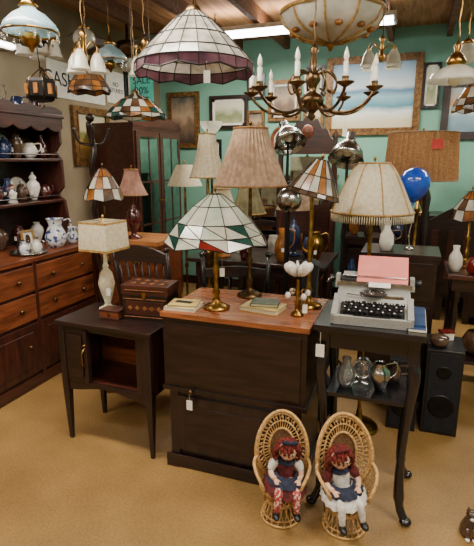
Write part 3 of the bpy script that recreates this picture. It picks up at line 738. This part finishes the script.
# display plates, a small framed picture and figurines standing on the shelves
for z,q,m in((1.21,2.56,blueW),(1.21,2.8,white),(1.51,2.68,blueW),(1.51,2.92,brownc)):
    b=B(); b.M=T(0,0,.085)@R(78,'X'); b.lathe([(.0005,0),(.05,.002),(.058,.008),(.084,.014),(.084,.018),(.055,.012),(.0005,.006)],m,28); b.M=Matrix()
    x,y=W(-2.735,q); b.done('display_plate',(x,y,z),RL,parent=H)
b=B(); b.M=R(-8,'X'); b.box((0,0,.065),(.1,.006,.12),tagm)
for s in(-1,1): b.box((s*.05,-.004,.065),(.012,.014,.14),gold); b.box((0,-.004,.065+s*.064),(.1,.014,.012),gold)
b.ball((0,-.004,.07),(.025,.002,.035),brownc,12,6); b.M=Matrix(); x,y=W(-2.56,2.68); b.done('small_framed_picture',(x,y,.88),RL,parent=H)
for q,m in((2.6,white),(2.92,blueW)):
    b=B(); b.lathe([(.0005,0),(.03,0),(.032,.01),(.02,.03),(.028,.05),(.012,.085),(.008,.095)],m,18); b.ball((0,0,.108),.016,skin,12,8); b.ball((0,.002,.114),.016,hair,12,8)
    for s in(-1,1): b.tube(crv([(s*.014,0,.08),(s*.03,-.008,.065),(s*.01,-.022,.06)],4),.005,m,6)
    x,y=W(-2.585 if q<2.8 else -2.58,q); b.done('porcelain_figurine',(x,y,1.21 if q<2.8 else .88),RL,parent=H)
for q,m in((2.55,brownc),(2.72,darkred),(2.9,white)):
    x,y=W(-2.68,q); vase('ceramic_vase',x,y,.88,VP[2],m,tagz=.07,parent=H)
for q,m,k in((2.6,brownc,0),(2.8,bluegl,1),(2.98,darkred,3)):
    x,y=W(-2.66,q); vase('stoneware_jug',x,y,1.8225,VP[k],m,handle=True,parent=H)
pit=[(.045,.002),(.07,.04),(.078,.08),(.06,.13),(.042,.16),(.055,.2),(.062,.21)]
x,y=W(-2.42,2.8); vase('blue_white_pitcher',x,y,.88,pit,blueW,handle=True,tagz=.09)
x,y=W(-2.42,2.98); vase('blue_white_creamer',x,y,.88,[(a*.6,c*.6) for a,c in pit],blueW,handle=True)
x,y=W(-2.43,2.53); b=B(); b.lathe([(.0005,.0),(.1,.004),(.12,.012),(.122,.016),(.1,.01),(.0005,.008)],chrome,32)
for k,(dx,dy) in enumerate(((-.05,.02),(.05,.03),(0,-.06))):
    b.lathe([(.0005,.0),(.025,.0),(.035,.03),(.03,.055),(.018,.065),(.02,.08)],[chrome,white,blueW][k],18,c=(dx,dy,.01)); b.tube(crv([(dx+.018,dy,.085),(dx+.05,dy,.08),(dx+.034,dy,.035)]),.003,chrome,5)
b.done('silver_tea_set',(x,y,.88))
# ------------------------------------------------------------ wall pieces
def picture(name,p,q,z,w,h,wall,fm,im,fw=.045,matt=0):
    b=B(); 
    b.box((0,-.012,0),(w-fw,.01,h-fw),im)
    for s in(-1,1):
        b.box((s*(w/2-fw/2),-.018,0),(fw,.03,h),fm); b.box((0,-.018,s*(h/2-fw/2)),(w-2*fw,.03,fw),fm)
        b.box((s*(w/2-fw),-.033,0),(fw*.3,.01,h-fw*1.6),fm); b.box((0,-.033,s*(h/2-fw)),(w-fw*1.8,.01,fw*.3),fm)
        if matt:
            b.box((s*(w/2-fw-matt/2),-.018,0),(matt,.006,h-2*fw),tagm); b.box((0,-.018,s*(h/2-fw-matt/2)),(w-2*fw,.006,matt),tagm)
    x,y=W(p,q); b.done(name,(x,y,z),RR if wall=='b' else RL)
sea=ramp_picture('seascape_paint',[(.0,'#c9b58c'),(.18,'#d8cfae'),(.28,'#e8efe8'),(.36,'#4f93a8'),(.48,'#8fc0cc'),(.55,'#4c7fa3'),(.6,'#cfe0e4'),(.8,'#9cc3da'),(1,'#6fa3c8')],3,.14)
land=ramp_picture('landscape_paint',[(0,'#5a3f22'),(.25,'#8a6a34'),(.4,'#c79a4a'),(.5,'#6d7a4a'),(.62,'#d8c89a'),(1,'#a8b4a4')],5,.4)
port=ramp_picture('portrait_paint',[(0,'#2f2a26'),(.4,'#77604c'),(.6,'#b09678'),(1,'#3c4a48')],4,.6)
prnt=ramp_picture('print_paint',[(0,'#b9b48e'),(.4,'#7d8c62'),(.7,'#d9d4b8'),(1,'#c4cdbf')],4,.5)
harb=ramp_picture('harbor_paint',[(0,'#4f6b78'),(.4,'#8db0bb'),(.5,'#d9ddd2'),(.6,'#c9a06a'),(1,'#8fb5cc')],4,.3)
gf=mat('gilt_frame','#8a6534','#54381a',rough=.4,scale=40,metal=.3)
picture('seascape_painting',-.47,Q1,2.13,.93,.76,'b',gf,sea,.06)
picture('harbor_painting',.5,Q1,1.97,.62,.55,'b',dkwood,harb,.06)
picture('framed_print',-2.02,Q1,2.02,.46,.36,'b',dkwood,prnt,.035,.03)
picture('framed_portrait',-2.58,Q1,1.95,.4,.62,'b',gf,port,.045)
picture('landscape_painting',P0,3.92,1.71,.54,.52,'l',gf,land,.055)
picture('botanical_print',P0,4.72,2.2,.4,.45,'l',blackw,prnt,.03,.04)
picture('framed_photograph',-1.38,Q1,2.12,.36,.42,'b',gf,port,.035,.03)
picture('small_landscape',-1.70,Q1,2.28,.2,.26,'b',blackw,land,.02,.02)
picture('oval_style_miniature',-1.70,Q1,1.9,.2,.26,'b',gf,port,.025)
picture('small_harbor_print',-2.25,Q1,1.62,.28,.22,'b',blackw,harb,.02,.025)
picture('small_floral_print',-1.06,Q1,2.3,.2,.3,'b',dkwood,prnt,.02,.02)
picture('small_mountain_print',-1.06,Q1,1.93,.22,.28,'b',gf,land,.025)
picture('narrow_print',.02+.06,Q1,2.2,.16,.42,'b',blackw,prnt,.02,.02)
b=B(); b.M=R(90,'X'); b.lathe([(.0005,.005),(.11,.005),(.115,.03),(.14,.035),(.15,.01),(.15,0)],midwood,32); b.lathe([(.0005,.008),(.108,.008)],white,32); b.M=Matrix()
for k in range(12): b.box((.09*math.cos(TAU*k/12),-.011,.09*math.sin(TAU*k/12)),(.008,.003,.008),ink)
b.tube([(0,-.013,0),(0,-.013,.075)],.003,ink,4); b.tube([(0,-.013,0),(.05,-.013,.02)],.0035,ink,4)
x,y=W(-1.38,Q1-.002); b.done('wall_clock',(x,y,1.72),RR)
def sign(name,p,q,z,w,h,wall,bm_,lines,tm,size):
    b=B(); b.box((0,-.006,0),(w,.006,h),bm_)
    x,y=W(p,q); o=b.done(name,(x,y,z),RR if wall=='b' else RL)
    for k,t in enumerate(lines):
        c=bpy.data.curves.new('lettering','FONT'); c.body=t; c.size=size; c.align_x='CENTER'; c.align_y='CENTER'; c.extrude=.0008
        c.materials.append(tm); to=bpy.data.objects.new('lettering_%d'%(k+1),c); bpy.context.scene.collection.objects.link(to)
        to.parent=o; to.location=(0,-.0105,(len(lines)-1)*size*.5-k*size); to.rotation_euler=(PI/2,0,0)
    return o
sign('cash_sign',P0,3.78,2.16,.78,.29,'l',tagm,['CASH ONLY'],ink,.16)
sign('notice_sign',P0,4.36,2.2,.3,.3,'l',tagm,['NO','REFUNDS'],ink,.06)
o=sign('hanging_teal_banner',0,0,1.93,.18,.33,'b',tealcloth,['SALE','20%','OFF','TODAY'],ink,.065); o.location=(-.65,3.5,1.93)
b=B()
for s in(-1,1): b.tube([(s*.07,-.004,.165),(s*.07,-.004,CEIL-1.93)],.0015,string,4)
b.tube([(-.085,-.004,.165),(.085,-.004,.165)],.004,dkwood,6); s_=b.done('hanging_cord'); s_.parent=o
b=B(); b.box((0,-.033,0),(.9,.06,.05),white); b.tube([(-.43,-.078,-.0),(.43,-.078,-.0)],.014,tube_em,10); 
for s in(-1,1): b.box((s*.44,-.073,0),(.02,.05,.04),white)
x,y=W(P0,2.55); b.done('wall_strip_light',(x,y,2.3),RL)

# ------------------------------------------------------------ background furniture
x,y=W(-2.62,4.35); casework('armoire',.95,.45,1.83,[(.1,.42,1,'drawer'),(.44,1.77,2,'mirror')],redwood,loc=(x,y),rz=RL,crest=.06)
casework('sideboard',.68,.42,.9,[(.12,.62,2,'door'),(.64,.84,2,'drawer')],midwood,honey,loc=(-.84,3.85))
x,y=W(-1.25,5.0); casework('bookcase_cabinet',1.0,.42,1.35,[(.1,.6,2,'door'),(.62,1.3,2,'mirror')],dkwood,loc=(x,y))
x,y=W(-.15,5.0); casework('dresser',1.0,.45,1.0,[(.1,.38,1,'drawer'),(.4,.66,1,'drawer'),(.68,.95,2,'drawer')],dkwood,loc=(x,y))
x,y=W(.95,4.95); casework('tall_dresser',.9,.45,1.15,[(.1,.4,1,'drawer'),(.42,.74,1,'drawer'),(.76,1.1,2,'drawer')],dkwood,loc=(x,y))
x,y=W(-1.55,4.98); lamp('cream_shade_table_lamp',x,y,1.35,1.62,1.82,.14,.07,cream,base='urn',basem=bluegl,e=1.2)
x,y=W(-1.05,4.98); lamp('green_urn_lamp',x,y,1.35,1.6,1.78,.12,.06,tan,base='urn',basem=teal_g,e=1.2,pleat=20)
x,y=W(.1,4.98); lamp('brass_urn_lamp',x,y,1.0,1.34,1.55,.16,.08,cream,base='urn',basem=brass,e=1.1)
x,y=W(.75,4.93); lamp('ruby_urn_lamp',x,y,1.15,1.45,1.66,.14,.07,olive,base='urn',basem=darkred,e=1.2,pleat=20)
x,y=W(1.15,4.93); lamp('white_urn_lamp',x,y,1.15,1.42,1.6,.13,.07,cream,base='urn',basem=white)
x,y=W(-.35,5.0)
b=B(); b.box((0,0,.03),(.28,.14,.06),midwood); b.box((0,0,.2),(.2,.12,.3),redwood); b.prism([(-.12,.35),(.12,.35),(.1,.39),(0,.44),(-.1,.39)],-.07,.07,midwood)
b.M=T(0,-.062,.25)@R(90,'X'); b.lathe([(.0005,.003),(.07,.003),(.075,.008),(.08,0)],white,28); b.M=Matrix()
b.tube([(0,-.068,.25),(0,-.068,.3)],.002,ink,4); b.tube([(0,-.068,.25),(.03,-.068,.24)],.002,ink,4); b.done('mantel_clock',(x,y,1.0),RR)
def halltree():
    b=B(); 
    for s in(-1,1):
        b.lathe([(.03,0),(.035,.3),(.025,.4),(.04,.5),(.025,.6),(.03,1.0),(.022,1.1),(.036,1.2),(.022,1.5),(.03,1.6),(.015,1.66),(.03,1.7),(.0005,1.76)],redwoodV,14,c=(s*.24,0,0))
    b.box((0,0,.45),(.5,.32,.04),redwood); b.box((0,-.12,.22),(.46,.02,.42),redwood)
    for s in(-1,1): b.box((s*.22,-.13,.2),(.05,.05,.4),redwood)
    b.box((0,.01,.9),(.42,.02,.8),redwood); b.box((0,-.003,1.32),(.3,.01,.42),mirror)
    poly=[(-.26,1.55)]+[(-.26+.52*t/24,1.66+.2*math.sin(PI*t/24)**1.5+.02*math.cos(t*1.6)) for t in range(25)]+[(.26,1.55)]
    b.prism(poly,-.02,.02,redwood)
    b.ball((0,-.02,1.74),(.05,.02,.06),midwood)
    for s in(-1,1):
        for z in(1.1,1.45): b.tube(crv([(s*.24,-.02,z),(s*.26,-.1,z),(s*.28,-.12,z+.05)]),.006,brass,6)
    b.done('hall_tree',(.62,4.35,0),RR)
halltree()
TC=(.22,3.82)
b=B(); w,d=1.1,.62
b.box((0,0,.735),(w,d,.03),dkwood); b.box((0,0,.68),(w-.12,d-.12,.08),dkwood)
for i in(-1,1):
    for j in(-1,1): b.lathe([(.03,.72),(.03,.6),(.02,.57),(.034,.5),(.022,.4),(.028,.25),(.018,.1),(.024,.04),(.012,0)],dkwood,12,c=(i*(w/2-.08),j*(d/2-.08),0))
b.done('dining_table',(TC[0],TC[1],0),RR,.003)
for k,(lx,ly) in enumerate(((-.4,-.2),(-.25,.05),(-.1,-.2),(.05,.1),(.2,-.2),(.36,.05),(.45,-.2),(-.45,.15))):
    x,y=exy(lx,ly,TC); vase(['ceramic_vase','glass_decanter','teapot','stoneware_jug'][k%4],x,y,.75,[(a*1.3,c*1.5) for a,c in VP[k%4]],[brownc,milk,darkred,white,amber,bluegl,brass,blueW][k],handle=k%2==0,spout=k%4==2,tagz=.1)
x,y=exy(-.3,-.15,TC); lamp('amber_base_table_lamp',x,y,.75,1.08,1.28,.13,.06,cream,base='urn',basem=amber,e=1.3,trim=gold)
x,y=exy(.22,.08,TC); lamp('blue_base_table_lamp',x,y,.75,1.12,1.33,.14,.07,tan,base='urn',basem=bluegl,e=1.2,pleat=22)
chair((-.5,3.08),math.radians(160),dkwood,redwood,'spindle')
chair((.0,2.9),math.radians(178),blackw,blackcloth)
chair((.17,4.62),RR,dkwood,redwood)
def guitar():
    b=B(); 
    b.M=R(4,'X')
    poly=[(.0,0),(.11,.0),(.16,.08),(.15,.2),(.1,.28),(.13,.38),(.11,.46),(.045,.5),(.04,.85),(.05,.95),(0,.97)]
    poly=poly+[(-a,c) for a,c in poly[::-1][1:-1]]
    b.prism(poly,-.05,.05,blackcloth)
    b.tube(crv([(.13,-.0,.4),(.19,0,.36),(.18,0,.25),(.15,0,.2)]),.008,blk,6)
    b.M=Matrix()
    for s in(-1,1): b.tube([(s*.09,-.08,.008),(s*.09,.08,.008),(s*.05,.06,.4)],.007,iron,6)
    b.done('guitar_case',(.42,2.64,.0),math.radians(-15))
guitar()
casework('dark_chest',.46,.36,.95,[(.1,.36,1,'drawer'),(.38,.64,1,'drawer'),(.66,.91,1,'drawer')],dkwood,loc=(1.04,3.0),knob=dkbrass)
b=B(); b.lathe([(.0005,-.115),(.03,-.1),(.07,-.06),(.09,-.01),(.092,.03),(.07,.075),(.035,.097),(.0005,.102)],ballm,28); b.lathe([(.0005,-.105),(.01,-.125)],ballm,10)
b.tube(crv([(0,0,-.12),(.01,.0,-.2),(-.008,0,-.3),(0,0,-.392)]),.0015,string,4); b.lathe([(.0005,-.406),(.03,-.406),(.03,-.395),(.0005,-.385)],chrome,16)
b.done('blue_balloon',(1.085,2.98,1.356))
vase('figural_vase',.93,2.95,.95,VP[0],white,tagz=.06); vase('brown_jug',.98,3.1,.95,VP[1],brownc,handle=True)
def speaker(x,y,w,d,h,rz):
    b=B(); b.box((0,0,h/2),(w,d,h),blk); b.box((0,-d/2-.004,h/2),(w-.03,.008,h-.03),blackcloth)
    b.M=T(0,-d/2-.008,h*.35)@R(90,'X'); b.lathe([(w*.36,0),(w*.33,.006),(w*.1,-.0),(.0005,.004)],iron,24); b.M=T(0,-d/2-.008,h*.75)@R(90,'X'); b.lathe([(w*.2,0),(w*.18,.005),(.0005,.0)],iron,20); b.M=Matrix()
    b.done('stereo_speaker',(x,y,0),rz,.004)
speaker(1.17,2.54,.19,.26,.5,RR); speaker(.97,2.58,.16,.24,.42,RR)
b=B(); b.lathe([(.0005,0),(.04,0),(.05,.02),(.05,.05),(.03,.06),(.0005,.062)],brownc,16); b.done('trinket_dish',(1.12,2.5,.5))
b=B(); b.box((0,0,.02),(.07,.05,.04),white); b.box((0,0,.045),(.074,.054,.01),redg); b.done('small_gift_box',(1.2,2.6,.5))
DC=(1.80,3.0)
b=B(); w,d=.85,.46
b.box((0,0,.785),(w,d,.03),redwood); b.box((0,0,.73),(w-.06,d-.06,.08),dkwood)
for i in(-1,1):
    for j in(-1,1): b.lathe([(.028,.75),(.028,.62),(.018,.6),(.03,.52),(.02,.4),(.026,.25),(.016,.08),(.02,0)],dkwood,12,c=(i*(w/2-.06),j*(d/2-.06),0))
b.box((0,0,.2),(w-.14,d-.14,.02),dkwood); D_=b.done('writing_desk',(DC[0],DC[1],0),RR,.003)
for k,(lx,ly) in enumerate(((-.38,-.12),(-.27,-.16),(-.16,-.12),(-.05,.08),(.05,-.1))):
    x,y=exy(lx,ly,DC); vase(['white_bud_vase','red_candle_holder','glass_goblet','brown_urn','cream_teapot'][k],x,y,.80,VP[k%4],[white,redg,milk,brownc,white][k],handle=k>3,spout=k==4)
x,y=exy(-.3,.1,DC); lamp('brass_desk_lamp',x,y,.80,1.12,1.3,.13,.06,milk,base='candle',lead_fn=lf3,rows=[(.02,.18),(.06,.13),(.11,.06),(.13,0)],nl=12,scal=.012)
for i,(lx,ly,m) in enumerate(((-.2,0,brownc),(.1,.0,bluegl))):
    x,y=exy(lx,ly,DC); vase('floor_crock',x,y,.21,[(a*1.6,c*1.5) for a,c in VP[1]],m,handle=True,parent=D_)
def headboard():
    b=B()
    for s in(-1,1): b.lathe([(.035,0),(.035,.4),(.025,.45),(.04,.6),(.028,.8),(.04,1.0),(.025,1.1),(.035,1.2),(.0005,1.32)],dkwoodV,14,c=(s*.45,0,0))
    poly=[(-.45,.4)]+[(-.45+.9*t/20,1.0+.2*math.sin(PI*t/20)) for t in range(21)]+[(.45,.4)]
    b.prism(poly,-.012,.012,dkwood)
    for k in range(-3,4): b.box((k*.12,-.015,.75),(.05,.01,.4),redwood)
    b.done('bed_headboard',(1.95,3.75,0),RR)
headboard()
def etagere(x,y,rz,name='etagere_shelf'):
    b=B()
    for i in(-1,1):
        for j in(-1,1): b.lathe([(.018,0),(.014,.3),(.022,.4),(.014,.5),(.014,.8),(.022,.9),(.014,1.0),(.014,1.25),(.02,1.3),(.0005,1.36)],dkwood,10,c=(i*.24,j*.13,0))
    for z in(.12,.5,.88,1.22): b.box((0,0,z),(.52,.3,.02),dkwood)
    E=b.done(name,(x,y,0),rz)
    k=0
    for z in(.13,.51,.89,1.23):
        for lx in(-.17,-.05,.08,.19):
            xx,yy=(x+lx*math.cos(rz),y+lx*math.sin(rz)); vase(['ceramic_vase','glass_decanter','stoneware_jug'][k%3],xx,yy,z,VP[(k*7)%4],[white,amber,brownc,milk,bluegl,brass,darkred][k%7],handle=k%3==2,parent=E); k+=1
etagere(1.15,3.98,RR)
b=B(); pts=[]
for k in range(60):
    z=.1+k*.028; pts.append((.012*math.cos(k*.6),.012*math.sin(k*.6),z))
b.tube(pts,.02,dkwood,8); b.lathe([(.0005,0),(.12,0),(.12,.02),(.05,.06),(.03,.12)],dkwood,20)
for k in range(4):
    a=TAU*k/4+.4; b.tube(crv([(0,0,1.6),(.08*math.cos(a),.08*math.sin(a),1.62),(.12*math.cos(a),.12*math.sin(a),1.72)]),.009,dkwood,6)
b.ball((0,0,1.78),.03,dkwood); b.done('coat_stand',(-1.0,3.42,0))
b=B()
b.lathe([(.0005,0),(.035,.0),(.04,.015),(.036,.04),(.024,.07),(.014,.085)],brownc,18)
b.ball((0,-.012,.1),(.022,.024,.02),brownc); b.ball((0,-.034,.094),(.011,.008,.008),white,10,6)
for s in(-1,1):
    b.lathe([(.009,0),(.0005,.02)],brownc,6,c=(s*.013,-.008,.114)); b.tube([(s*.014,-.03,.05),(s*.014,-.04,.01)],[.009,.01],brownc,8); b.ball((s*.014,-.045,.008),(.01,.014,.008),white,8,6)
    b.ball((s*.008,-.034,.104),(.003,.002,.004),ink,6,4)
b.tube(crv([(.02,.03,.01),(.05,.01,.01),(.05,-.03,.012)]),.007,brownc,6); b.done('cat_figurine',(.955,1.68,0),math.radians(-15))

# ------------------------------------------------------------ camera & world
w=bpy.data.worlds.new('shop_ambient'); bpy.context.scene.world=w; w.use_nodes=True
w.node_tree.nodes['Background'].inputs[0].default_value=(1,.93,.82,1); w.node_tree.nodes['Background'].inputs[1].default_value=.25
cd=bpy.data.cameras.new('camera'); co=bpy.data.objects.new('camera',cd); bpy.context.scene.collection.objects.link(co)
co.location=(0,0,1.5); co.rotation_euler=(math.radians(90-13.24),0,0)
cd.sensor_fit='VERTICAL'; cd.sensor_height=24; cd.sensor_width=24; cd.lens=480/546*24; cd.clip_start=.05
bpy.context.scene.camera=co
# turn the whole shop so its walls run along the world axes
M20=Matrix.Rotation(A20,3,'Z')
for o in bpy.context.scene.objects:
    if o.parent is None:
        o.location=M20@o.location; o.rotation_euler[2]+=A20
